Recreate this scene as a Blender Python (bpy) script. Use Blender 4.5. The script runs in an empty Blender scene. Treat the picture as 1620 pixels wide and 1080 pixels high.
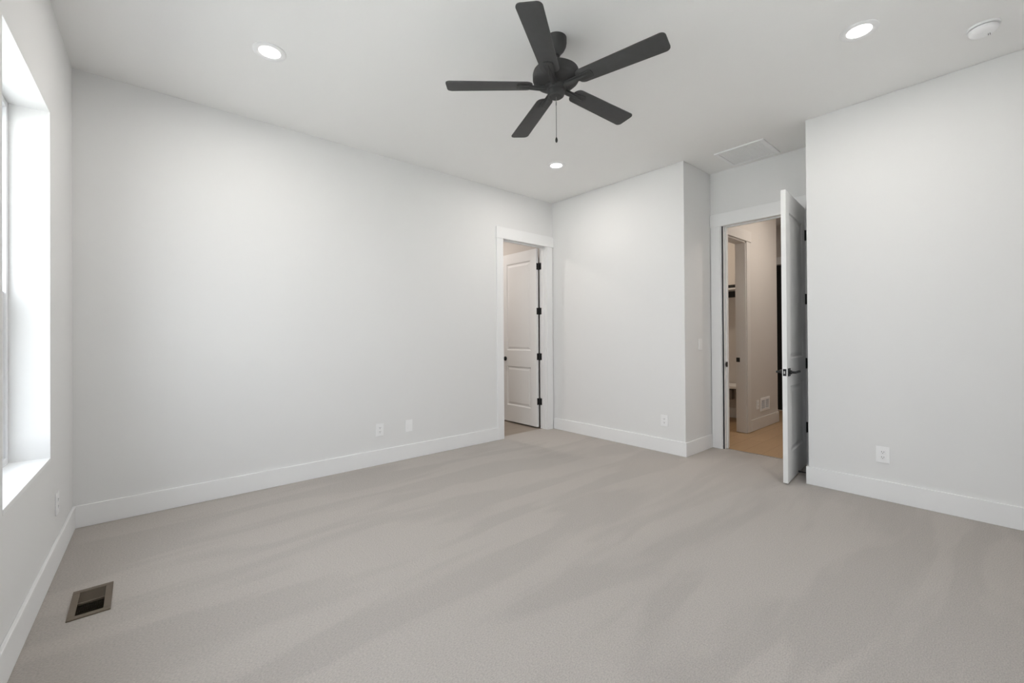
import bpy, bmesh, math
from mathutils import Vector, Matrix

sc = bpy.context.scene
C = sc.collection
PI = math.pi

# ------------------------------------------------------------------ camera
F_PX, CXP, CYP = 679.373, 809.205, 528.149
YAW, PITCH, ROLL = 0.859253, 0.0047404, -0.006362
CAM = Vector((0.34568, -4.04880, 1.25258))
fw = Vector((math.cos(YAW)*math.cos(PITCH), math.sin(YAW)*math.cos(PITCH), math.sin(PITCH)))
rt = Vector((math.sin(YAW), -math.cos(YAW), 0)); up = rt.cross(fw)
cr, sr = math.cos(ROLL), math.sin(ROLL)
rt, up = cr*rt + sr*up, -sr*rt + cr*up
cam_data = bpy.data.cameras.new('camera'); cam = bpy.data.objects.new('camera', cam_data); C.objects.link(cam)
M3 = Matrix((rt, up, -fw)).transposed()
cam.matrix_world = Matrix.Translation(CAM) @ M3.to_4x4()
cam_data.sensor_fit = 'HORIZONTAL'; cam_data.sensor_width = 36.0
cam_data.lens = F_PX/1620*36.0
cam_data.shift_x = (810-CXP)/1620; cam_data.shift_y = (CYP-540)/1620
cam_data.clip_start = 0.02; cam_data.clip_end = 200
sc.camera = cam

# ------------------------------------------------------------------ world, exposure
sc.view_settings.view_transform = 'Standard'; sc.view_settings.look = 'None'
sc.view_settings.gamma = 1.0; sc.view_settings.use_curve_mapping = False
sc.view_settings.exposure = 0.0
WORLD_STRENGTH = 6.7
SUN_W = 32.0
DOWNLIGHT_W = 8.4
HALL_W = 15.0
BATH_W = 18.0
w = bpy.data.worlds.new('overcast_sky'); sc.world = w; w.use_nodes = True
wn = w.node_tree; bg = wn.nodes['Background']
tcw = wn.nodes.new('ShaderNodeTexCoord'); sep = wn.nodes.new('ShaderNodeSeparateXYZ')
rampw = wn.nodes.new('ShaderNodeValToRGB')
rampw.color_ramp.elements[0].position = 0.45; rampw.color_ramp.elements[0].color = (0.97, 0.97, 1.0, 1)
rampw.color_ramp.elements[1].position = 1.0; rampw.color_ramp.elements[1].color = (0.86, 0.91, 1.0, 1)
mapr = wn.nodes.new('ShaderNodeMapRange'); mapr.inputs[1].default_value = -1; mapr.inputs[2].default_value = 1
wn.links.new(tcw.outputs['Generated'], sep.inputs[0]); wn.links.new(sep.outputs['Z'], mapr.inputs[0])
wn.links.new(mapr.outputs[0], rampw.inputs[0]); wn.links.new(rampw.outputs[0], bg.inputs[0])
bg.inputs[1].default_value = WORLD_STRENGTH
# the sun stands behind the house: it lights the ground outside, never shines in
sun_d = bpy.data.lights.new('sun', 'SUN'); sun_d.energy = SUN_W; sun_d.angle = 0.02; sun_d.color = (1.0, 0.97, 0.92)
sun = bpy.data.objects.new('sun', sun_d); C.objects.link(sun)
sun.rotation_euler = Vector((-0.5, -0.45, -1.0)).to_track_quat('-Z', 'Y').to_euler()

# ------------------------------------------------------------------ dimensions
H = 3.05
W = 4.581            # plane of the right wall
W2 = 5.184           # plane of the recessed wall with the hall door
YB = 1.8676          # recess starts
YC = 2.9402          # recess ends
YN = -4.7            # near wall behind the camera
WT = 0.12
ANG = 0.024966       # the window wall is a touch out of square
SD = Vector((-math.sin(ANG), -math.cos(ANG), 0))   # along the window wall, from the far corner
OD = Vector((-math.cos(ANG), math.sin(ANG), 0))    # outward through the window wall
ML = Matrix((SD, OD, Vector((0, 0, 1)))).transposed().to_4x4()   # (s, o, z) -> world

# ------------------------------------------------------------------ materials
def mat(name, col, rough=0.6, metal=0.0, spec=0.3, bump=0.0, bscale=80.0, mottle=0.0, mscale=3.0):
    m = bpy.data.materials.new(name); m.use_nodes = True
    nt = m.node_tree; b = nt.nodes['Principled BSDF']
    b.inputs['Base Color'].default_value = (*col, 1); b.inputs['Roughness'].default_value = rough
    b.inputs['Metallic'].default_value = metal; b.inputs['Specular IOR Level'].default_value = spec
    tc = nt.nodes.new('ShaderNodeTexCoord')
    if mottle:
        n = nt.nodes.new('ShaderNodeTexNoise'); n.inputs['Scale'].default_value = mscale; n.inputs['Detail'].default_value = 5
        r = nt.nodes.new('ShaderNodeValToRGB')
        r.color_ramp.elements[0].position = 0.3; r.color_ramp.elements[1].position = 0.7
        r.color_ramp.elements[0].color = (*[c*(1-mottle) for c in col], 1)
        r.color_ramp.elements[1].color = (*[min(1, c*(1+mottle)) for c in col], 1)
        nt.links.new(tc.outputs['Object'], n.inputs['Vector']); nt.links.new(n.outputs[0], r.inputs[0])
        nt.links.new(r.outputs[0], b.inputs['Base Color'])
    if bump:
        n = nt.nodes.new('ShaderNodeTexNoise'); n.inputs['Scale'].default_value = bscale; n.inputs['Detail'].default_value = 3
        bp = nt.nodes.new('ShaderNodeBump'); bp.inputs['Strength'].default_value = bump; bp.inputs['Distance'].default_value = 0.002
        nt.links.new(tc.outputs['Object'], n.inputs['Vector']); nt.links.new(n.outputs[0], bp.inputs['Height'])
        nt.links.new(bp.outputs[0], b.inputs['Normal'])
    return m

def emis(name, col, s):
    m = bpy.data.materials.new(name); m.use_nodes = True
    b = m.node_tree.nodes['Principled BSDF']
    b.inputs['Base Color'].default_value = (0.9, 0.9, 0.9, 1)
    b.inputs['Emission Color'].default_value = (*col, 1); b.inputs['Emission Strength'].default_value = s
    return m

def glass(name):
    m = bpy.data.materials.new(name); m.use_nodes = True
    nt = m.node_tree; nt.nodes.remove(nt.nodes['Principled BSDF'])
    out = nt.nodes['Material Output']
    t = nt.nodes.new('ShaderNodeBsdfTransparent'); t.inputs[0].default_value = (0.95, 0.97, 0.97, 1)
    g = nt.nodes.new('ShaderNodeBsdfGlossy'); g.inputs['Roughness'].default_value = 0.0
    fr = nt.nodes.new('ShaderNodeFresnel'); fr.inputs[0].default_value = 1.45
    mx = nt.nodes.new('ShaderNodeMixShader')
    ge = nt.nodes.new('ShaderNodeNewGeometry'); mu = nt.nodes.new('ShaderNodeMath'); mu.operation = 'SUBTRACT'; mu.use_clamp = True
    nt.links.new(fr.outputs[0], mu.inputs[0]); nt.links.new(ge.outputs['Backfacing'], mu.inputs[1])   # only the outer faces of the pane reflect
    nt.links.new(mu.outputs[0], mx.inputs[0]); nt.links.new(t.outputs[0], mx.inputs[1]); nt.links.new(g.outputs[0], mx.inputs[2])
    nt.links.new(mx.outputs[0], out.inputs['Surface'])
    return m

def mesh_screen(name):
    m = bpy.data.materials.new(name); m.use_nodes = True
    nt = m.node_tree; nt.nodes.remove(nt.nodes['Principled BSDF']); out = nt.nodes['Material Output']
    t = nt.nodes.new('ShaderNodeBsdfTransparent'); d = nt.nodes.new('ShaderNodeBsdfDiffuse'); d.inputs[0].default_value = (0.05, 0.05, 0.05, 1)
    mx = nt.nodes.new('ShaderNodeMixShader'); mx.inputs[0].default_value = 0.20
    nt.links.new(t.outputs[0], mx.inputs[1]); nt.links.new(d.outputs[0], mx.inputs[2]); nt.links.new(mx.outputs[0], out.inputs['Surface'])
    return m

def carpet():
    col = (0.460, 0.422, 0.388)
    m = bpy.data.materials.new('cut_pile_carpet'); m.use_nodes = True
    nt = m.node_tree; b = nt.nodes['Principled BSDF']; L = nt.links.new
    b.inputs['Roughness'].default_value = 1.0; b.inputs['Specular IOR Level'].default_value = 0.05
    b.inputs['Sheen Weight'].default_value = 0.15; b.inputs['Sheen Roughness'].default_value = 0.6
    tc = nt.nodes.new('ShaderNodeTexCoord')
    # broad strokes the vacuum left in the pile
    mp = nt.nodes.new('ShaderNodeMapping'); mp.inputs['Rotation'].default_value = (0, 0, math.radians(-14)); mp.inputs['Scale'].default_value = (0.45, 2.3, 1)
    n1 = nt.nodes.new('ShaderNodeTexNoise'); n1.inputs['Scale'].default_value = 1.5; n1.inputs['Detail'].default_value = 2.5; n1.inputs['Distortion'].default_value = 0.5
    r1 = nt.nodes.new('ShaderNodeValToRGB'); r1.color_ramp.elements[0].position = 0.46; r1.color_ramp.elements[1].position = 0.54
    r1.color_ramp.elements[0].color = (0.945, 0.945, 0.945, 1); r1.color_ramp.elements[1].color = (1.03, 1.03, 1.03, 1)
    # small tufts
    n2 = nt.nodes.new('ShaderNodeTexNoise'); n2.inputs['Scale'].default_value = 110; n2.inputs['Detail'].default_value = 2
    mp2 = nt.nodes.new('ShaderNodeMapping'); mp2.inputs['Scale'].default_value = (1.0, 1.9, 1)
    r2 = nt.nodes.new('ShaderNodeValToRGB'); r2.color_ramp.elements[0].position = 0.3; r2.color_ramp.elements[1].position = 0.7
    r2.color_ramp.elements[0].color = (*[c*0.86 for c in col], 1); r2.color_ramp.elements[1].color = (*[c*1.12 for c in col], 1)
    mul = nt.nodes.new('ShaderNodeMix'); mul.data_type = 'RGBA'; mul.blend_type = 'MULTIPLY'; mul.inputs[0].default_value = 1
    bp = nt.nodes.new('ShaderNodeBump'); bp.inputs['Strength'].default_value = 0.55; bp.inputs['Distance'].default_value = 0.006
    L(tc.outputs['Object'], mp.inputs[0]); L(mp.outputs[0], n1.inputs['Vector']); L(n1.outputs[0], r1.inputs[0])
    L(tc.outputs['Object'], mp2.inputs[0]); L(mp2.outputs[0], n2.inputs['Vector']); L(n2.outputs[0], r2.inputs[0])
    L(r2.outputs[0], mul.inputs[6]); L(r1.outputs[0], mul.inputs[7]); L(mul.outputs[2], b.inputs['Base Color'])
    L(n2.outputs[0], bp.inputs['Height']); L(bp.outputs[0], b.inputs['Normal'])
    return m

def planks(name, c1, c2, along_x=True, rough=0.45):
    m = bpy.data.materials.new(name); m.use_nodes = True
    nt = m.node_tree; b = nt.nodes['Principled BSDF']; L = nt.links.new
    b.inputs['Roughness'].default_value = rough; b.inputs['Specular IOR Level'].default_value = 0.3
    tc = nt.nodes.new('ShaderNodeTexCoord'); mp = nt.nodes.new('ShaderNodeMapping')
    if not along_x: mp.inputs['Rotation'].default_value = (0, 0, PI/2)
    br = nt.nodes.new('ShaderNodeTexBrick'); br.inputs['Scale'].default_value = 1.0
    br.inputs['Brick Width'].default_value = 1.3; br.inputs['Row Height'].default_value = 0.18; br.inputs['Mortar Size'].default_value = 0.0015
    br.inputs['Color1'].default_value = (*c1, 1); br.inputs['Color2'].default_value = (*c2, 1)
    br.inputs['Mortar'].default_value = (*[c*0.6 for c in c1], 1); br.inputs['Bias'].default_value = 0.0
    gr = nt.nodes.new('ShaderNodeTexNoise'); gr.inputs['Scale'].default_value = 6; gr.inputs['Detail'].default_value = 6
    mp2 = nt.nodes.new('ShaderNodeMapping'); mp2.inputs['Scale'].default_value = (1, 14, 1)
    r = nt.nodes.new('ShaderNodeValToRGB'); r.color_ramp.elements[0].color = (0.8, 0.8, 0.8, 1); r.color_ramp.elements[1].color = (1.1, 1.1, 1.1, 1)
    mul = nt.nodes.new('ShaderNodeMix'); mul.data_type = 'RGBA'; mul.blend_type = 'MULTIPLY'; mul.inputs[0].default_value = 0.8
    L(tc.outputs['Object'], mp.inputs[0]); L(mp.outputs[0], br.inputs['Vector'])
    L(mp.outputs[0], mp2.inputs[0]); L(mp2.outputs[0], gr.inputs['Vector']); L(gr.outputs[0], r.inputs[0])
    L(br.outputs[0], mul.inputs[6]); L(r.outputs[0], mul.inputs[7]); L(mul.outputs[2], b.inputs['Base Color'])
    return m

WALL = mat('warm_white_wall_paint', (0.835, 0.833, 0.828), 0.75, spec=0.2, bump=0.08, bscale=130)
CEIL = mat('flat_ceiling_paint', (0.94, 0.935, 0.925), 0.9, spec=0.1, bump=0.1, bscale=110)
TRIM = mat('semi_gloss_trim_paint', (0.90, 0.90, 0.90), 0.5, spec=0.25)
DOORP = mat('door_paint', (0.88, 0.88, 0.875), 0.5, spec=0.3)
VINYL = mat('white_vinyl', (0.85, 0.86, 0.87), 0.35, spec=0.4)
PLAST = mat('white_plastic', (0.95, 0.95, 0.955), 0.35, spec=0.4)
FANM = mat('matte_black_metal', (0.042, 0.042, 0.042), 0.55, spec=0.35)
FANB = mat('charcoal_fan_blade', (0.070, 0.070, 0.070), 0.6, spec=0.3, mottle=0.05, mscale=25)
BLACK = mat('black_hardware', (0.018, 0.018, 0.018), 0.45, spec=0.4)
STEEL = mat('dull_steel', (0.45, 0.44, 0.43), 0.35, metal=0.9)
CHAIN = mat('chain_metal', (0.25, 0.25, 0.25), 0.4, metal=0.6)
BROWN = mat('brown_register_metal', (0.155, 0.122, 0.09), 0.5, spec=0.3)
DARKV = mat('dark_duct', (0.02, 0.016, 0.012), 0.9, spec=0.05)
LOUV = mat('brown_louver', (0.085, 0.065, 0.045), 0.55, spec=0.3)
SLOT = mat('dark_slot', (0.10, 0.10, 0.10), 0.8)
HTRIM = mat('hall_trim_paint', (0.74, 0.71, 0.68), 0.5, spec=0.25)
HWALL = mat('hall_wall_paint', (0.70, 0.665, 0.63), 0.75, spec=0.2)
BDOOR = mat('black_door_paint', (0.02, 0.02, 0.019), 0.5)
GREYP = mat('grey_metal_box', (0.35, 0.34, 0.33), 0.4, metal=0.3)
LENS = emis('led_lens', (1.0, 0.98, 0.95), 7.0)
GLASS = glass('window_glass')
SCREEN = mesh_screen('insect_screen')
CARPET = carpet()
OAK = planks('oak_plank', (0.46, 0.31, 0.18), (0.51, 0.35, 0.21))
LVP = planks('greige_plank', (0.34, 0.29, 0.24), (0.38, 0.325, 0.27), True)
OUTG = mat('outdoor_concrete', (0.45, 0.45, 0.44), 0.9, mottle=0.1)

# ------------------------------------------------------------------ mesh helpers
class MB:
    def __init__(s): s.bm = bmesh.new()
    def box(s, x0, x1, y0, y1, z0, z1, M=None, bev=0.0, seg=2):
        tmp = bmesh.new()
        r = bmesh.ops.create_cube(tmp, size=1)
        for v in tmp.verts:
            v.co = Vector(((x0+x1)/2+v.co.x*(x1-x0), (y0+y1)/2+v.co.y*(y1-y0), (z0+z1)/2+v.co.z*(z1-z0)))
        if bev: bmesh.ops.bevel(tmp, geom=tmp.edges[:], offset=bev, segments=seg, affect='EDGES', profile=0.5)
        s._merge(tmp, M); return s
    def lathe(s, prof, n=48, M=None):
        tmp = bmesh.new(); rings = []
        for r, z in prof:
            if r < 1e-6: rings.append([tmp.verts.new((0, 0, z))])
            else: rings.append([tmp.verts.new((r*math.cos(2*PI*i/n), r*math.sin(2*PI*i/n), z)) for i in range(n)])
        for a, b in zip(rings, rings[1:]):
            for i in range(n):
                j = (i+1) % n
                f = [a[i % len(a)], a[j % len(a)], b[j % len(b)], b[i % len(b)]]
                u = []
                for v in f:
                    if v not in u: u.append(v)
                if len(u) >= 3: tmp.faces.new(u)
        for ring, flip in ((rings[0], True), (rings[-1], False)):
            if len(ring) > 2 : 
                try: tmp.faces.new(ring[::-1] if flip else ring)
                except ValueError: pass
        s._merge(tmp, M); return s
    def prism(s, pts, z0, z1, M=None, bev=0.0):
        tmp = bmesh.new()
        a = [tmp.verts.new((x, y, z0)) for x, y in pts]; b = [tmp.verts.new((x, y, z1)) for x, y in pts]
        tmp.faces.new(a[::-1]); tmp.faces.new(b)
        for i in range(len(pts)):
            j = (i+1) % len(pts); tmp.faces.new((a[i], a[j], b[j], b[i]))
        if bev:
            es = [e for e in tmp.edges if abs(e.verts[0].co.z-e.verts[1].co.z) < 1e-6]
            bmesh.ops.bevel(tmp, geom=es, offset=bev, segments=2, affect='EDGES', profile=0.5)
        s._merge(tmp, M); return s
    def tube(s, pts, r, n=12, M=None):
        tmp = bmesh.new(); pts = [Vector(p) for p in pts]; rings = []
        for i, p in enumerate(pts):
            d = (pts[min(i+1, len(pts)-1)]-pts[max(i-1, 0)]).normalized()
            h = Vector((0, 0, 1)) if abs(d.z) < 0.9 else Vector((1, 0, 0))
            u = d.cross(h).normalized(); v = d.cross(u)
            rr = r[i] if isinstance(r, (list, tuple)) else r
            rings.append([tmp.verts.new(p+rr*(math.cos(2*PI*k/n)*u+math.sin(2*PI*k/n)*v)) for k in range(n)])
        for a, b in zip(rings, rings[1:]):
            for k in range(n): tmp.faces.new((a[k], a[(k+1) % n], b[(k+1) % n], b[k]))
        tmp.faces.new(rings[0][::-1]); tmp.faces.new(rings[-1])
        s._merge(tmp, M); return s
    def faces(s, quads, M=None):
        tmp = bmesh.new()
        for q in quads: tmp.faces.new([tmp.verts.new(p) for p in q])
        bmesh.ops.remove_doubles(tmp, verts=tmp.verts[:], dist=1e-5)
        s._merge(tmp, M, True); return s
    def _merge(s, tmp, M, keep=False):
        if M is not None: bmesh.ops.transform(tmp, matrix=M, verts=tmp.verts[:])
        bmesh.ops.recalc_face_normals(tmp, faces=tmp.faces[:])
        me = bpy.data.meshes.new('t'); tmp.to_mesh(me); tmp.free(); s.bm.from_mesh(me); bpy.data.meshes.remove(me)
    def build(s, name, m, parent=None, loc=None, smooth=None):
        me = bpy.data.meshes.new(name); s.bm.to_mesh(me); s.bm.free()
        me.materials.append(m); o = bpy.data.objects.new(name, me); C.objects.link(o)
        if smooth is not None:
            for p in me.polygons: p.use_smooth = True
            me.set_sharp_from_angle(angle=math.radians(smooth))
        if parent: o.parent = parent
        if loc is not None: o.location = loc
        return o

def struct(o, label=None):
    o['kind'] = 'structure'
    if label: o['label'] = label
    return o
def tag(o, label, cat, group=None):
    o['label'] = label; o['category'] = cat
    if group: o['group'] = group
    return o
def empty(name, M):
    o = bpy.data.objects.new(name, None); C.objects.link(o); o.matrix_world = M; o.empty_display_size = 0.1
    return o
def frame(origin, xa, ya):      # local x -> xa, local y -> ya, local z = x cross y
    xa = Vector(xa).normalized(); ya = Vector(ya).normalized(); za = xa.cross(ya)
    return Matrix.Translation(Vector(origin)) @ Matrix((xa, ya, za)).transposed().to_4x4()

# ------------------------------------------------------------------ floors and ceiling
m = MB()
rx0, rx1, ry0, ry1 = 0.163-0.050, 0.163+0.050, -1.175-0.121, -1.175+0.121     # the floor register's boot
m.box(-0.30, rx0, YN, 0.0, -0.10, 0.0); m.box(rx1, W, YN, 0.0, -0.10, 0.0)
m.box(rx0, rx1, YN, ry0, -0.10, 0.0); m.box(rx0, rx1, ry1, 0.0, -0.10, 0.0)
m.box(W, 5.222, -YC, -YB, -0.10, 0.0)
m.box(3.687, 4.468, 0.0, 0.088, -0.10, 0.0)
struct(m.build('floor', CARPET), 'greige cut pile bedroom carpet with vacuum strokes')
m = MB(); m.box(5.222, 10.0, -3.4, 0.6, -0.10, -0.004); struct(m.build('floor_hall', OAK), 'oak plank floor of the hall beyond the open door')
m = MB(); m.box(2.2, 4.60, 0.088, 2.4, -0.10, -0.004); struct(m.build('floor_bath', LVP), 'greige plank floor beyond the far doorway')
m = MB(); m.box(-0.6, 10.1, YN-0.2, 2.6, H, H+0.12); struct(m.build('ceiling', CEIL), 'flat white ceiling')

# ------------------------------------------------------------------ walls
# window wall (local s, o, z)
S0, S1, WZ0, WZ1, LT = 0.742, 1.634, 0.627, 2.450, 0.24
S2, S3 = 2.28, 3.75       # a second, wider window, unseen, added to bring in more daylight
def wall_l_pieces():
    m = MB()
    m.box(-0.30, S0, 0, LT, 0, H, ML); m.box(S1, S2, 0, LT, 0, H, ML); m.box(S3, 4.9, 0, LT, 0, H, ML)
    for a, b in ((S0, S1), (S2, S3)): m.box(a, b, 0, LT, 0, WZ0-0.02, ML); m.box(a, b, 0, LT, WZ1, H, ML)
    return m
struct(wall_l_pieces().build('wall_left', WALL), 'white window wall')
# far wall with a doorway
DX0, DX1, DZ = 3.687, 4.468, 2.462
m = MB()
m.box(-0.30, DX0, 0, WT, 0, H); m.box(DX1, W+0.02, 0, WT, 0, H); m.box(DX0, DX1, 0, WT, DZ, H)
struct(m.build('wall_far', WALL), 'long blank white wall with the doorway at its right end')
# right wall with the recess for the hall door
AY0, AY1 = -2.003, -2.762     # rough opening of the hall door
m = MB()
m.box(W, W2+WT, -YB, WT, 0, H, bev=0.004); m.box(W, W2+WT, YN-0.1, -YC, 0, H, bev=0.004)
m.box(W2, W2+WT, AY0, -YB, 0, H); m.box(W2, W2+WT, -YC, AY1, 0, H); m.box(W2, W2+WT, AY1, AY0, DZ, H)
struct(m.build('wall_right', WALL), 'white right wall with a recess for the hall door')
# near wall behind the camera
NX0, NX1, NZ0, NZ1 = 1.95, 2.75, 0.80, 2.30      # a small unseen window, added for daylight from behind the camera
m = MB(); m.box(-0.6, NX0, YN-0.2, YN, 0, H); m.box(NX1, W+0.1, YN-0.2, YN, 0, H)
m.box(NX0, NX1, YN-0.2, YN, 0, NZ0-0.02); m.box(NX0, NX1, YN-0.2, YN, NZ1, H)
struct(m.build('wall_near', WALL), 'white wall behind the camera')

# hall and neighbouring rooms
HX0, HX1, HY, HT = 6.185, 7.29, -1.86, 0.125
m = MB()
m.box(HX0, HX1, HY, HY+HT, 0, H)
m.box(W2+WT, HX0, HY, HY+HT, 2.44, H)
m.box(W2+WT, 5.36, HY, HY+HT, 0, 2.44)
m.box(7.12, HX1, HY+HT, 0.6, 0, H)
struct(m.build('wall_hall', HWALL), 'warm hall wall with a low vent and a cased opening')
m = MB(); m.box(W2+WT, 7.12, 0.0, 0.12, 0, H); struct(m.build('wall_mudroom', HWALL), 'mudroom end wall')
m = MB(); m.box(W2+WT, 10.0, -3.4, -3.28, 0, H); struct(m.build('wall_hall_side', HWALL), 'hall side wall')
FX = 8.30
m = MB(); m.box(FX, FX+0.12, -3.4, -1.65, 0, H); m.box(FX, FX+0.12, -0.70, 0.6, 0, H); m.box(FX, FX+0.12, -1.65, -0.70, 2.40, H)
struct(m.build('wall_hall_end', HWALL), 'hall end wall around the black door')
m = MB(); m.box(HX1, FX, 0.48, 0.6, 0, H); struct(m.build('wall_hall_back', HWALL), 'hall back wall')
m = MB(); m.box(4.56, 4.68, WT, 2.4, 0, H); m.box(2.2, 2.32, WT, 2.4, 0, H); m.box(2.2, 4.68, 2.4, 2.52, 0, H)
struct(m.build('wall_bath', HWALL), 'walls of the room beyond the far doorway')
m = MB(); m.box(-40, 40, -40, 40, -0.5, -0.35); struct(m.build('ground', OUTG), 'pale concrete ground outside')

# ------------------------------------------------------------------ baseboards
BH, BT = 0.147, 0.015
def base(name, segs, material=TRIM, M=None):
    m = MB()
    for x0, x1, y0, y1 in segs: m.box(x0, x1, y0, y1, 0, BH, M, bev=0.003)
    return struct(m.build(name, material), 'tall white baseboard')
base('baseboard_left', [(0.0, 4.7, -BT, 0.0)], M=ML)
base('baseboard_far', [(0.0, 3.597, -BT, 0.0)])
base('baseboard_right', [(W-BT, W, -YB-BT, -BT), (W, W2-0.02, -YB-BT, -YB), (W-BT, W, YN, -YC+BT), (W, W2, -YC, -YC+BT)])
base('baseboard_near', [(0.1, W-BT, YN, YN+BT)])
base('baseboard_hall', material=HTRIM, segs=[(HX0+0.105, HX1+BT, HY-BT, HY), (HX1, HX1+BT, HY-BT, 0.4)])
base('baseboard_mudroom', [(7.12-BT, 7.12, HY+HT, 0.0)])

# ------------------------------------------------------------------ door trim
def casing(name, side_a, side_b, head, M, label, w=0.10, left=True, right=True):
    """local x along the wall, y out of the wall into the room, z up"""
    m = MB()
    a0, a1 = side_a; b0, b1 = side_b
    m.box(a0, a1, 0, 0.018, 0, 2.445, M, bev=0.002); m.box(b0, b1, 0, 0.018, 0, 2.445, M, bev=0.002)
    h0, h1 = head
    m.box(h0, h1, 0, 0.026, 2.443, 2.582, M, bev=0.002)
    return struct(m.build(name, TRIM), label)
def jamb(name, x0, x1, d, M, label, stop):
    m = MB()      # y from 0 (room face) to -d
    m.box(x0, x0+0.018, -d, 0, 0, 2.445, M, bev=0.001); m.box(x1-0.018, x1, -d, 0, 0, 2.445, M, bev=0.001)
    m.box(x0, x1, -d, 0, 2.444, 2.462, M)
    s0, s1 = stop
    m.box(x0+0.018, x0+0.030, -s1, -s0, 0, 2.444, M, bev=0.002); m.box(x1-0.030, x1-0.018, -s1, -s0, 0, 2.444, M, bev=0.002)
    m.box(x0+0.018, x1-0.018, -s1, -s0, 2.432, 2.444, M, bev=0.002)
    return struct(m.build(name, TRIM), label)
def MX(origin, xa, ya):  # x along wall, y out of wall, z up (may be left-handed; normals are recalculated)
    xa = Vector(xa); ya = Vector(ya)
    return Matrix.Translation(Vector(origin)) @ Matrix((xa, ya, Vector((0, 0, 1)))).transposed().to_4x4()
MA = MX((0, 0, 0), (1, 0, 0), (0, -1, 0))
casing('trim_1', (3.597, 3.697), (4.457, 4.557), (3.587, 4.578), MA, 'white flat casing with a tall head around the far doorway')
jamb('trim_2', 3.687, 4.468, WT, MA, 'white jamb lining the far doorway', (0.035, 0.070))
MH = MX((W2, 0, 0), (0, -1, 0), (-1, 0, 0))
casing('trim_3', (1.876, 1.981), (2.770, 2.873), (1.871, 2.885), MH, 'white flat casing with a tall head around the hall doorway')
jamb('trim_4', -AY0-0.018+0.002, -AY1+0.018-0.002, WT, MH, 'white jamb lining the hall doorway', (0.045, 0.080))
# cased opening in the hall wall
MO = MX((0, HY, 0), (1, 0, 0), (0, -1, 0))
m = MB()
m.box(HX0-0.018, HX0, -HT, 0.0, 0, 2.44, MO, bev=0.001); m.box(5.36, 5.378, -HT, 0.0, 0, 2.44, MO)
m.box(5.36, HX0, -HT, 0.0, 2.422, 2.44, MO)
m.box(HX0+0.0, HX0+0.105, 0, 0.012, 0, 2.44, MO, bev=0.002)
m.box(W2+WT+0.01, HX0+0.135, 0, 0.020, 2.44, 2.575, MO, bev=0.002)
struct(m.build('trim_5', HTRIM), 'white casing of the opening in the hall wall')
m = MB(); m.box(FX-0.018, FX, -1.74, -1.65, 0, 2.40); m.box(FX-0.018, FX, -0.70, -0.61, 0, 2.40); m.box(FX-0.022, FX, -1.76, -0.59, 2.40, 2.52)
m.box(FX+0.045, FX+0.12, -1.65, -0.70, 2.34, 2.40); m.box(FX+0.035, FX+0.12, -1.65, -0.70, -0.02, 0.03); m.box(FX+0.045, FX+0.12, -1.65, -1.60, 0, 2.4); m.box(FX+0.045, FX+0.12, -0.75, -0.70, 0, 2.4)
struct(m.build('trim_6', TRIM), 'white casing around the black hall door')
# threshold strips where carpet meets planks
m = MB(); m.box(5.214, 5.228, -2.756, -2.009, -0.004, 0.003); struct(m.build('trim_7', STEEL), 'thin metal strip between carpet and oak planks')

# ------------------------------------------------------------------ doors
def slab(w_, h_, t_, panels, stile):
    """two-panel moulded slab: x 0 (hinge) .. w, y 0 (front) .. -t, z 0..h"""
    m = MB()
    zs = [0] + [z for q in panels for z in q] + [h_]; xs = [0, stile, w_-stile, w_]
    quads = []
    for face_y, sg in ((0.0, 1), (-t_, -1)):
        P = lambda x, z, d: (x, face_y-sg*d, z)
        for i in range(3):
            for j in range(len(zs)-1):
                x0, x1, z0, z1 = xs[i], xs[i+1], zs[j], zs[j+1]
                if i == 1 and j % 2 == 1:
                    rings = [(0, 0), (0.012, 0.009), (0.026, 0.009), (0.050, 0.003)]
                    for (i0, d0), (i1, d1) in zip(rings, rings[1:]):
                        A = [P(x0+i0, z0+i0, d0), P(x1-i0, z0+i0, d0), P(x1-i0, z1-i0, d0), P(x0+i0, z1-i0, d0)]
                        B = [P(x0+i1, z0+i1, d1), P(x1-i1, z0+i1, d1), P(x1-i1, z1-i1, d1), P(x0+i1, z1-i1, d1)]
                        for k in range(4): quads.append((A[k], A[(k+1) % 4], B[(k+1) % 4], B[k]))
                    i1, d1 = rings[-1]
                    quads.append((P(x0+i1, z0+i1, d1), P(x1-i1, z0+i1, d1), P(x1-i1, z1-i1, d1), P(x0+i1, z1-i1, d1)))
                else: quads.append((P(x0, z0, 0), P(x1, z0, 0), P(x1, z1, 0), P(x0, z1, 0)))
    for j in range(len(zs)-1):
        for x in (0, w_): quads.append(((x, 0, zs[j]), (x, -t_, zs[j]), (x, -t_, zs[j+1]), (x, 0, zs[j+1])))
    for i in range(3):
        for z in (0, h_): quads.append(((xs[i], 0, z), (xs[i+1], 0, z), (xs[i+1], -t_, z), (xs[i], -t_, z)))
    m.faces(quads)
    return m

def hinge_mb(px, py):
    """open butt hinge about a vertical pin at local (px, py), centred on z = 0"""
    m = MB()
    m.lathe([(0.0, -0.052), (0.006, -0.050), (0.0075, -0.047), (0.0075, 0.047), (0.006, 0.050), (0.0, 0.052)], 16, Matrix.Translation((px, py, 0)))
    return m

PANELS = ((0.235, 0.800), (1.030, 2.275))
# --- far door: swings into the next room, standing open at a right angle
DW, DH, DT = 0.742, 2.422, 0.035
o = slab(DW, DH, DT, PANELS, 0.118).build('door_1', DOORP)
struct(o, 'white two panel door with a black knob, standing open in the far doorway'); door1 = o
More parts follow.
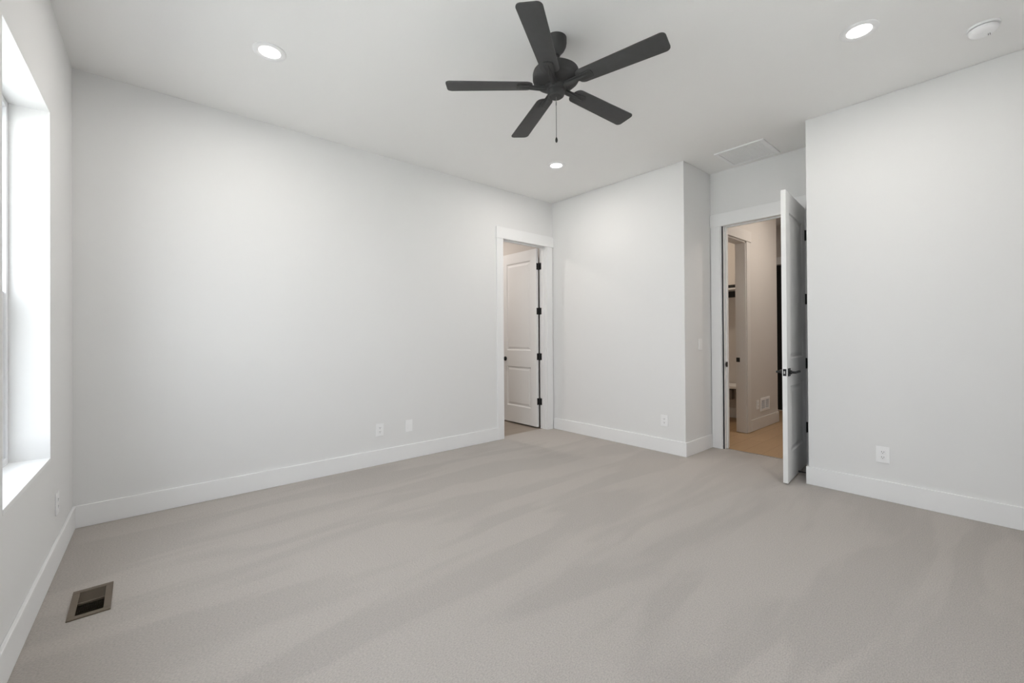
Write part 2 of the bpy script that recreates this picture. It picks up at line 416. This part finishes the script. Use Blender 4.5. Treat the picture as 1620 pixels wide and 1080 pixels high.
# local x -> +Y, local front face (y+) -> -X
o.matrix_world = frame((4.408, 0.142, 0.018), (0, 1, 0), (-1, 0, 0))
m = MB()    # knob on both faces
for sg, y0 in ((1, 0.0), (-1, -DT)):
    Mk = Matrix.Translation((DW-0.082, y0, 0.905)) @ Matrix.Rotation(-sg*PI/2, 4, 'X')
    m.lathe([(0.0, 0.0), (0.032, 0.0), (0.032, 0.006), (0.026, 0.010), (0.012, 0.012), (0.011, 0.030), (0.020, 0.036), (0.027, 0.044), (0.0275, 0.054), (0.022, 0.061), (0.0, 0.063)], 32, Mk)
k = m.build('door_knob', BLACK, door1, smooth=40); k['label'] = 'black round door knob'
m = MB(); m.box(DW-0.0005, DW+0.0015, -0.030, -0.005, 0.875, 0.935); m.build('latch_plate', BLACK, door1)
for i, z in enumerate((2.197, 1.588, 0.970, 0.361)):
    m = MB(); zz = z-0.018
    py = -0.0415          # pin beside the leaf's outer face (local y), in the gap to the jamb
    m.lathe([(0.0, -0.052), (0.0065, -0.050), (0.0075, -0.047), (0.0075, 0.047), (0.0065, 0.050), (0.0, 0.052)], 16, Matrix.Translation((-0.010, py, zz)))
    m.box(-0.0025, 0.0, -DT, -0.003, zz-0.045, zz+0.045)                    # plate on the leaf edge
    m.box(-0.0125, -0.010, -DT-0.004, -DT, zz-0.045, zz+0.045)
    m.box(-0.055, -0.012, -0.0425, -0.040, zz-0.045, zz+0.045)             # plate on the jamb
    h_ = m.build('hinge', BLACK, door1, smooth=40); h_['label'] = 'black butt hinge'

# --- hall door: swings into the recess, a little past square
LW, LH = 0.757, 2.445
th = math.radians(5.0)
dirx = Vector((-math.cos(th), -math.sin(th), 0)); diry = Vector((math.sin(th), -math.cos(th), 0))
piv = Vector((5.168, -2.776, 0.014))
org = piv + dirx*0.004 - diry*0.003
door2 = slab(LW, LH, DT, PANELS, 0.118).build('door_2', DOORP)
struct(door2, 'white two panel door with black lever handles, swung open into the recess')
door2.matrix_world = Matrix.Translation(org) @ Matrix((dirx, diry, Vector((0, 0, 1)))).transposed().to_4x4()
LZ = 0.920
for sg, y0 in ((1, 0.0), (-1, -DT)):
    m = MB()
    x = LW-0.060
    ya, yb = sorted((y0, y0+sg*0.008))
    m.box(x-0.033, x+0.033, ya, yb, LZ-0.033, LZ+0.033, bev=0.002)
    m.tube([(x, y0+sg*0.006, LZ), (x, y0+sg*0.022, LZ)], 0.016, 20)
    m.tube([(x, y0+sg*0.020, LZ), (x, y0+sg*0.052, LZ)], 0.010, 16)
    ya, yb = sorted((y0+sg*0.042, y0+sg*0.058))
    m.box(x-0.145, x+0.012, ya, yb, LZ-0.009, LZ+0.009, bev=0.004)
    l_ = m.build('lever_handle', BLACK, door2, smooth=40); l_['label'] = 'black lever on the camera side' if sg == 1 else 'black lever on the hall side'
m = MB(); m.box(LW-0.0005, LW+0.0015, -0.030, -0.005, LZ-0.029, LZ+0.029, bev=0.0005)
lp = m.build('latch_plate', BLACK, door2)
m = MB(); m.box(LW+0.001, LW+0.010, -0.023, -0.012, LZ-0.011, LZ+0.011, bev=0.002); m.build('latch_bolt', STEEL, lp)
for z in (2.198, 1.588, 0.975, 0.364):
    m = MB(); zz = z-0.014
    m.lathe([(0.0, -0.052), (0.0065, -0.050), (0.0075, -0.047), (0.0075, 0.047), (0.0065, 0.050), (0.0, 0.052)], 16, Matrix.Translation((-0.006, 0.0075, zz)))
    m.box(-0.0022, 0.0, -0.033, 0.002, zz-0.05, zz+0.05)
    m.box(-0.0125, -0.006, 0.003, 0.0055, zz-0.05, zz+0.05)
    m.box(-0.003, 0.012, 0.0, 0.003, zz-0.05, zz+0.05)
    m.build('hinge', BLACK, door2, smooth=40)

# --- black door at the end of the hall
door3 = slab(0.93, 2.38, 0.044, ((0.24, 0.80), (1.03, 2.22)), 0.13).build('door_3', BDOOR)
struct(door3, 'tall black door at the end of the hall, a sliver seen past the hall wall')
door3.matrix_world = frame((FX+0.03, -1.64, 0.01), (0, 1, 0), (-1, 0, 0))
m = MB(); m.tube([(0.86, 0.0, 0.95), (0.86, 0.05, 0.95)], 0.012, 16); m.box(0.74, 0.875, 0.042, 0.058, 0.941, 0.959, bev=0.003)
m.build('lever_handle', BLACK, door3, smooth=40)

# strike plates on the jambs
m = MB(); m.box(5.188, 5.226, -2.0245, -2.0195, 0.900, 0.955, bev=0.0005); m.box(5.178, 5.190, -2.028, -2.0195, 0.912, 0.943, bev=0.001)
tag(m.build('strike_plate', BLACK), 'small black strike plate on the left jamb of the hall doorway', 'strike plate')
m = MB(); m.box(6.164, 6.1675, -1.785, -1.742, 0.900, 0.957, bev=0.0005); m.box(6.1625, 6.165, -1.772, -1.757, 0.915, 0.942)
tag(m.build('strike_plate', BLACK), 'small black strike plate on the jamb of the opening in the hall wall', 'strike plate')

# ------------------------------------------------------------------ windows
portals = []
def window(name, M, s0, s1, z0, z1, o0, o1, label):
    """vinyl single-hung unit, local (s, o, z); o0 room side, o1 outside"""
    m = MB(); f = 0.032
    for a in ((s0, s0+f, z0, z1), (s1-f, s1, z0, z1), (s0+f, s1-f, z0, z0+f), (s0+f, s1-f, z1-f, z1)):
        m.box(a[0], a[1], o0, o1, a[2], a[3], M, bev=0.003)
    fr = struct(m.build(name, VINYL), label)
    zm = z0+(z1-z0)*0.46
    for nm, oa, ob, za, zb in (('upper_sash', o1-0.035, o1-0.008, zm-0.020, z1-f), ('lower_sash', o0+0.010, o0+0.038, z0+f, zm+0.025)):
        m = MB(); g = 0.040
        for a in ((s0+f, s0+f+g, za, zb), (s1-f-g, s1-f, za, zb), (s0+f+g, s1-f-g, za, za+g), (s0+f+g, s1-f-g, zb-g, zb)):
            m.box(a[0], a[1], oa, ob, a[2], a[3], M, bev=0.002)
        sh = m.build(nm, VINYL, fr)
        m = MB(); oc = (oa+ob)/2
        m.box(s0+f+g-0.004, s1-f-g+0.004, oc-0.003, oc+0.003, za+g-0.004, zb-g+0.004, M); m.build('pane', GLASS, sh)
    m = MB(); m.box(s0+f, s1-f, o1-0.006, o1-0.004, z0+f, zm, M); m.build('insect_screen', SCREEN, fr)
    m = MB(); sc_ = (s0+s1)/2
    m.box(sc_-0.035, sc_+0.035, o0+0.002, o0+0.012, zm+0.018, zm+0.030, M, bev=0.002); m.build('sash_lock', VINYL, fr)
    return fr
for i, (a, b, t_) in enumerate(((S0, S1, 'left'), (S2, S3, 'unseen, added left'))):
    window('window_%d' % (i+1), ML, a, b, WZ0, WZ1, 0.146, 0.225, 'white vinyl single hung unit deep in its wall, the %s window' % t_)
    m = MB(); m.box(a-0.001, b+0.001, -0.002, 0.146, WZ0-0.022, WZ0, ML, bev=0.002); struct(m.build('window_sill_%d' % (i+1), TRIM), 'white sill under the %s window' % t_)
    pc = ML @ Vector(((a+b)/2, 0.235, (WZ0+WZ1)/2)); portals.append((pc, SD, -OD, b-a, WZ1-WZ0))
MN = MX((0, YN, 0), (1, 0, 0), (0, -1, 0))
window('window_3', MN, NX0, NX1, NZ0, NZ1, 0.10, 0.18, 'small unseen white vinyl window added behind the camera')
m = MB(); m.box(NX0, NX1, -0.002, 0.10, NZ0-0.022, NZ0, MN); struct(m.build('window_sill_3', TRIM), 'white sill of the small added window behind the camera')
portals.append((((NX0+NX1)/2, YN-0.19, (NZ0+NZ1)/2), (1, 0, 0), (0, 1, 0), NX1-NX0, NZ1-NZ0))
# daylight portals in the window openings (guide the sky's own light)
def portal(loc, xdir, ndir, sx, sz):
    ld = bpy.data.lights.new('sky_portal', 'AREA'); ld.shape = 'RECTANGLE'; ld.size = sx; ld.size_y = sz
    ld.cycles.is_portal = True
    o = bpy.data.objects.new('sky_portal', ld); C.objects.link(o)
    n = Vector(ndir).normalized(); x = Vector(xdir).normalized(); z = -n; y = z.cross(x)
    o.matrix_world = Matrix.Translation(Vector(loc)) @ Matrix((x, y, z)).transposed().to_4x4()
for q in portals: portal(*q)

# ------------------------------------------------------------------ ceiling fan
FX_, FY_ = 2.251, -2.266
fan = empty('ceiling_fan', Matrix.Translation((FX_, FY_, H)))
tag(fan, 'charcoal black five blade ceiling fan with a pull chain', 'ceiling fan')
def lat(name, prof, material=FANM, parent=fan): 
    m = MB(); m.lathe(prof, 64); return m.build(name, material, parent, smooth=35)
z_ = lambda z: z-H
lat('canopy', [(0.0, 0.0), (0.066, 0.0), (0.066, -0.030), (0.063, -0.048), (0.052, -0.070), (0.036, -0.088), (0.028, -0.096), (0.026, -0.104), (0.0, -0.104)])
lat('downrod', [(0.0, -0.095), (0.013, -0.095), (0.013, -0.150), (0.024, -0.152), (0.026, -0.182), (0.0, -0.182)])
lat('motor_housing', [(0.0, -0.172), (0.040, -0.173), (0.085, -0.178), (0.118, -0.188), (0.136, -0.202), (0.140, -0.216), (0.140, -0.246), (0.137, -0.256), (0.124, -0.268), (0.100, -0.279), (0.070, -0.287), (0.0, -0.288)])
lat('hub_plate', [(0.0, -0.282), (0.062, -0.282), (0.067, -0.287), (0.067, -0.298), (0.064, -0.301), (0.0, -0.301)])
sw = lat('switch_housing', [(0.0, -0.312), (0.050, -0.312), (0.051, -0.334), (0.048, -0.346), (0.038, -0.354), (0.0, -0.356)])
vr = lat('vent_ring', [(0.0, -0.299), (0.060, -0.300), (0.058, -0.308), (0.053, -0.314), (0.0, -0.314)], BLACK, sw)
m = MB()
m.tube([(-0.003, -0.004, -0.352), (-0.003, -0.004, -0.598)], 0.0016, 8)
for i in range(38): m.lathe([(0, -0.0027), (0.0024, -0.0012), (0.0024, 0.0012), (0, 0.0027)], 8, Matrix.Translation((-0.003, -0.004, -0.356-0.0064*i)))
m.lathe([(0, -0.010), (0.0035, -0.009), (0.0035, 0.009), (0, 0.010)], 10, Matrix.Translation((-0.003, -0.004, -0.396)))
chain = m.build('pull_chain', CHAIN, fan, smooth=40)
m = MB(); m.lathe([(0.0, -0.032), (0.005, -0.029), (0.0072, -0.022), (0.0072, -0.012), (0.004, -0.002), (0.002, 0.002), (0.0, 0.003)], 16, Matrix.Translation((-0.003, -0.004, -0.600)))
m.build('chain_pull', BLACK, chain, smooth=40)
BZ = 2.764-H
def blade_outline():
    r0, r1, w0, w1 = 0.142, 0.662, 0.055, 0.0665
    pts = []
    def arc(cx, cy, rad, a0, a1, n=8):
        for i in range(n+1):
            a = math.radians(a0+(a1-a0)*i/n); pts.append((cx+rad*math.cos(a), cy+rad*math.sin(a)))
    c = 0.026; arc(r1-c, w1-c, c, 90, 0); arc(r1-c, -w1+c, c, 0, -90)
    c = 0.036; arc(r0+c, -w0+c, c, -90, -180); arc(r0+c, w0-c, c, 180, 90)
    return pts[::-1]
def blade_mb():
    m = MB(); m.prism(blade_outline(), -0.003, 0.003, bev=0.001); return m
def bracket_mb():
    m = MB()
    # foot under the hub, waist, spread paddle beneath the blade root
    pts = [(0.050, -0.024), (0.085, -0.019), (0.120, -0.018), (0.150, -0.021), (0.185, -0.027), (0.222, -0.030), (0.236, -0.024), (0.241, 0.0),
           (0.236, 0.024), (0.222, 0.030), (0.185, 0.027), (0.150, 0.021), (0.120, 0.018), (0.085, 0.019), (0.050, 0.024)]
    m.prism(pts, -0.011, -0.0032, bev=0.0025)
    m.tube([(0.050, 0, -0.011), (0.10, 0, -0.014), (0.15, 0, -0.012), (0.225, 0, -0.008)], [0.015, 0.0125, 0.010, 0.004], 12)
    for px, py in ((0.185, 0.0), (0.217, 0.017), (0.217, -0.017)):
        m.lathe([(0, -0.0128), (0.004, -0.012), (0.005, -0.0095), (0.005, -0.008)], 12, Matrix.Translation((px, py, 0)))
    return m
b0 = blade_mb().build('blade', FANB, fan, smooth=30); k0 = bracket_mb().build('blade_bracket', FANM, b0, smooth=40)
tx, ty = -0.018, -0.023
for k in range(5):
    a = 3.702+k*2*PI/5
    if k == 0: bl, br = b0, k0
    else:
        bl = b0.copy(); C.objects.link(bl); bl.parent = fan
        br = k0.copy(); C.objects.link(br); br.parent = bl
    tilt = math.atan(tx*math.cos(a)+ty*math.sin(a))
    bl.matrix_local = Matrix.Translation((0, 0, BZ)) @ Matrix.Rotation(a, 4, 'Z') @ Matrix.Rotation(-tilt, 4, 'Y') @ Matrix.Rotation(-0.150, 4, 'X')

# ------------------------------------------------------------------ recessed lights
def downlight(x, y, label, power=None, col=(1.0, 0.955, 0.90), group='recessed ceiling lights', z=H):
    t = empty('recessed_light', Matrix.Translation((x, y, z))); tag(t, label, 'ceiling light', group)
    m = MB(); m.lathe([(0.061, 0.0), (0.094, 0.0), (0.094, -0.003), (0.090, -0.006), (0.070, -0.007), (0.060, -0.003), (0.060, 0.0)], 64)
    bmf = m.build('trim_ring', PLAST, t, smooth=40)
    m = MB(); m.lathe([(0.0, -0.0008), (0.0605, -0.0008), (0.0605, -0.0032), (0.0, -0.0040)], 64); m.build('lens', LENS, t, smooth=40)
    ld = bpy.data.lights.new('lamp', 'AREA'); ld.shape = 'DISK'; ld.size = 0.115; ld.energy = power or DOWNLIGHT_W; ld.color = col
    lo = bpy.data.objects.new('lamp', ld); C.objects.link(lo); lo.parent = t; lo.location = (0, 0, -0.010)
downlight(0.961, -1.022, 'round recessed ceiling light nearest the window wall')
downlight(3.666, -0.938, 'round recessed ceiling light near the far doorway, beyond the fan')
downlight(3.576, -3.480, 'round recessed ceiling light beside the smoke detector')
downlight(6.45, -2.85, 'round recessed light in the hall ceiling', HALL_W, (1.0, 0.91, 0.82))
downlight(6.3, -0.9, 'round recessed light in the mudroom ceiling', HALL_W*0.6, (1.0, 0.84, 0.68))
downlight(3.6, 1.3, 'round recessed light in the room beyond the far doorway', BATH_W, (1.0, 0.92, 0.86))

# ------------------------------------------------------------------ smoke detector
t = empty('smoke_detector', Matrix.Translation((4.092, -3.962, H))); tag(t, 'round white smoke detector on the ceiling', 'smoke detector')
m = MB(); m.lathe([(0.0, 0.0), (0.071, 0.0), (0.071, -0.008), (0.068, -0.012), (0.0, -0.012)], 48); m.build('base', PLAST, t, smooth=40)
m = MB(); m.lathe([(0.0, -0.011), (0.056, -0.011), (0.056, -0.016), (0.0, -0.016)], 48); m.build('slot_ring', SLOT, t, smooth=40)
m = MB(); m.lathe([(0.0, -0.015), (0.062, -0.015), (0.062, -0.028), (0.056, -0.038), (0.040, -0.044), (0.0, -0.046)], 48); m.build('cover', PLAST, t, smooth=40)
m = MB(); m.lathe([(0.0, 0.0), (0.011, 0.0), (0.011, -0.003), (0.0, -0.004)], 20, Matrix.Translation((-0.018, 0.012, -0.0445))); m.build('test_button', PLAST, t, smooth=40)
m = MB()
for i in range(2): m.box(0.010, 0.034, -0.020-0.007*i, -0.0175-0.007*i, -0.0455, -0.0430)
m.build('sounder_slots', SLOT, t)

# ------------------------------------------------------------------ ceiling return vent
t = empty('ceiling_vent', Matrix.Translation((4.886, -2.366, H))); tag(t, 'square white louvered return vent in the recess ceiling', 'vent')
m = MB(); a, b = 0.224, 0.192
for q in ((-a, a, -a, -b), (-a, a, b, a), (-a, -b, -b, b), (b, a, -b, b)): m.box(q[0], q[1], q[2], q[3], -0.013, 0.0, bev=0.002)
m.build('frame', PLAST, t)
m = MB(); m.box(-b, b, -b, b, -0.0022, -0.0004); m.build('backing_plate', PLAST, t)  # white plate added behind the louvers to keep their gaps bright
m = MB(); n = 26
for i in range(n):
    y = -b+(i+0.5)*2*b/n
    m.box(-b, b, -0.0075, 0.0075, -0.0008, 0.0008, Matrix.Translation((0, y, -0.0080)) @ Matrix.Rotation(math.radians(9), 4, 'X'))
for x in (-0.064, 0.064): m.box(x-0.002, x+0.002, -b, b, -0.009, -0.002)
m.build('louvers', PLAST, t)

# ------------------------------------------------------------------ floor register by the window
t = empty('floor_register', frame((0.163, -1.175, 0.0), (1, 0, 0), (0, 1, 0)))
tag(t, 'brown metal floor register in the carpet below the window', 'vent')
a, b, ia, ib = 0.073, 0.147, 0.047, 0.118
m = MB()
for q in ((-a, a, -b, -ib), (-a, a, ib, b), (-a, -ia, -ib, ib), (ia, a, -ib, ib), (-ia, ia, -0.0035, 0.0035)): m.box(q[0], q[1], q[2], q[3], 0.0, 0.006, bev=0.0015)
m.build('frame', BROWN, t)
m = MB(); dz = -0.06
m.box(-ia-0.002, ia+0.002, -ib-0.002, ib+0.002, dz-0.002, dz)
for q in ((-ia-0.002, -ia, -ib, ib), (ia, ia+0.002, -ib, ib), (-ia, ia, -ib-0.002, -ib), (-ia, ia, ib, ib+0.002)): m.box(q[0], q[1], q[2], q[3], dz, 0.001)
m.build('duct', DARKV, t)
for y0, y1, ang in ((0.0035, ib, 0.62), (-ib, -0.0035, -0.62)):      # the two banks throw air in opposite directions
    m = MB(); n = 8
    for i in range(n):
        y = y0+(i+0.5)*(y1-y0)/n
        m.box(-ia, ia, -0.0075, 0.0075, -0.0005, 0.0005, Matrix.Translation((0, y, -0.0015)) @ Matrix.Rotation(ang, 4, 'X'))
    m.build('louver_bank', LOUV, t)

# ------------------------------------------------------------------ outlets and plates
def plate(name, M, label, cat, kind, group=None, material=PLAST):
    """local x across, y up, z out of the wall"""
    t = empty(name, M); tag(t, label, cat, group)
    m = MB(); m.box(-0.040, 0.040, -0.0605, 0.0605, 0.0, 0.0055, bev=0.002); m.build('cover_plate', material, t)
    if kind == 'outlet':
        for y in (0.0195, -0.0195):
            m = MB(); m.box(-0.0165, 0.0165, y-0.0140, y+0.0140, 0.004, 0.0075, bev=0.002)
            r = m.build('receptacle', material, t)
            m = MB()
            m.box(-0.0075, -0.0050, y-0.002, y+0.0075, 0.0070, 0.0079); m.box(0.0050, 0.0075, y-0.002, y+0.0075, 0.0070, 0.0079)
            m.lathe([(0.0, 0.0070), (0.0026, 0.0070), (0.0026, 0.0079), (0.0, 0.0079)], 12, Matrix.Translation((0, y-0.0075, 0)))
            m.build('slots', SLOT, r)
    elif kind == 'decora' or kind == 'switch':
        m = MB(); m.box(-0.0165, 0.0165, -0.033, 0.033, 0.004, 0.0075, bev=0.001)
        r = m.build('rocker' if kind == 'switch' else 'insert', material, t)
    for y in (0.0475, -0.0475) if kind != 'outlet' else (0.0,):
        m = MB(); m.lathe([(0.0, 0.0050), (0.003, 0.0050), (0.003, 0.0062), (0.0, 0.0064)], 12, Matrix.Translation((0, y, 0)))
        m.build('screw', material, t)
    return t
G = 'white wall outlets'
plate('wall_outlet', frame((2.119, 0, 0.340), (1, 0, 0), (0, 0, 1)), 'white duplex outlet low on the long far wall, left of the cover plate', 'outlet', 'outlet', G)
plate('wall_plate', frame((2.432, 0, 0.337), (1, 0, 0), (0, 0, 1)), 'white cover plate low on the long far wall, between the duplex outlet and the doorway', 'wall plate', 'decora')
plate('wall_outlet', frame((W, -1.633, 0.338), (0, -1, 0), (0, 0, 1)), 'white outlet low on the wall between the far doorway and the recess', 'outlet', 'outlet', G)
plate('wall_outlet', frame((W, -3.418, 0.341), (0, -1, 0), (0, 0, 1)), 'white duplex outlet low on the wall right of the open door', 'outlet', 'outlet', G)
q = ML @ Vector((0.565, 0, 0.335))
plate('wall_outlet', frame(q, -SD, (0, 0, 1)), 'white outlet seen edge on under the left window', 'outlet', 'outlet', G)
plate('light_switch', frame((4.914, -YB, 1.150), (1, 0, 0), (0, 0, 1)), 'white rocker light switch on the side wall of the recess', 'switch', 'switch')
plate('wall_outlet', frame((6.535, HY, 0.322), (1, 0, 0), (0, 0, 1)), 'outlet on the hall wall beside the white wall vent', 'outlet', 'outlet', G)

# low vent on the hall wall
t = empty('wall_vent', frame((6.79, HY, 0.308), (1, 0, 0), (0, 0, 1))); tag(t, 'white two bank register low on the hall wall', 'vent')
a, b, ia, ib = 0.165, 0.089, 0.135, 0.058
m = MB()
for q in ((-a, a, -b, -ib), (-a, a, ib, b), (-a, -ia, -ib, ib), (ia, a, -ib, ib), (-0.010, 0.010, -ib, ib)): m.box(q[0], q[1], q[2], q[3], 0.0, 0.008, bev=0.002)
m.build('frame', PLAST, t)
m = MB(); m.box(-ia, ia, -ib, ib, 0.0003, 0.001); m.build('duct', SLOT, t)
for x0, x1 in ((-ia, -0.010), (0.010, ia)):
    m = MB()
    for i in range(6):
        x = x0+(i+0.5)*(x1-x0)/6
        m.box(-0.0006, 0.0006, -ib, ib, -0.004, 0.003, Matrix.Translation((x, 0, 0.004)))
    for i in range(1, 4): m.box(x0, x1, -ib+i*2*ib/4-0.0008, -ib+i*2*ib/4+0.0008, 0.001, 0.005)
    m.build('louver_bank', PLAST, t)

# ------------------------------------------------------------------ spring door stop
t = empty('door_stop', frame((4.655, -YC+BT, 0.066), (1, 0, 0), (0, 0, 1)))
tag(t, 'thin black door stop on the baseboard behind the open door', 'door stop')
# local z points out of the baseboard (+Y is -z here), so build along -z
m = MB(); m.lathe([(0.0, 0.0), (0.012, 0.0), (0.012, -0.004), (0.006, -0.007), (0.0, -0.007)], 20); m.build('mount', BLACK, t, smooth=40)
m = MB(); m.tube([(0, 0, -0.005), (0, 0, -0.068)], 0.0042, 12)
for i in range(18): m.lathe([(0.0040, -0.0012), (0.0054, 0.0), (0.0040, 0.0012)], 14, Matrix.Translation((0, 0, -0.010-0.0032*i)))
m.build('rod', BLACK, t, smooth=50)
m = MB(); m.lathe([(0.0, -0.064), (0.0075, -0.065), (0.0080, -0.074), (0.0065, -0.079), (0.0, -0.080)], 20); m.build('rubber_tip', BLACK, t, smooth=40)

# ------------------------------------------------------------------ mudroom pieces seen through the opening
t = empty('wall_shelf', Matrix.Translation((7.12, -1.0, 1.92))); tag(t, 'white shelf edge between dark rails on the mudroom wall', 'shelf')
m = MB(); m.box(-0.28, 0, -0.73, 0.98, -0.012, 0.012, bev=0.002); m.build('shelf_board', TRIM, t)
m = MB(); m.box(-0.022, 0, -0.73, 0.98, 0.020, 0.085, bev=0.002); m.build('upper_rail', BLACK, t)
m = MB(); m.box(-0.022, 0, -0.73, 0.98, -0.105, -0.014, bev=0.002); m.build('lower_rail', BLACK, t)
t = empty('mudroom_bench', Matrix.Translation((7.104, -1.0, 0))); tag(t, 'white built in bench on the mudroom wall', 'bench')
m = MB(); m.box(-0.40, 0, -0.73, 0.98, 0.485, 0.520, bev=0.003); m.build('seat', TRIM, t)
m = MB(); m.box(-0.38, 0, 0.94, 0.97, 0.0, 0.485); m.build('end_panel', TRIM, t)
m = MB(); m.box(-0.03, 0, -0.73, 0.98, 0.44, 0.485); m.build('cleat', BLACK, t)
m = MB(); m.box(7.02, 7.105, -1.335, -1.270, 0.28, 0.43, bev=0.012, seg=3); tag(m.build('utility_box', GREYP), 'small grey metal box under the mudroom bench', 'box')
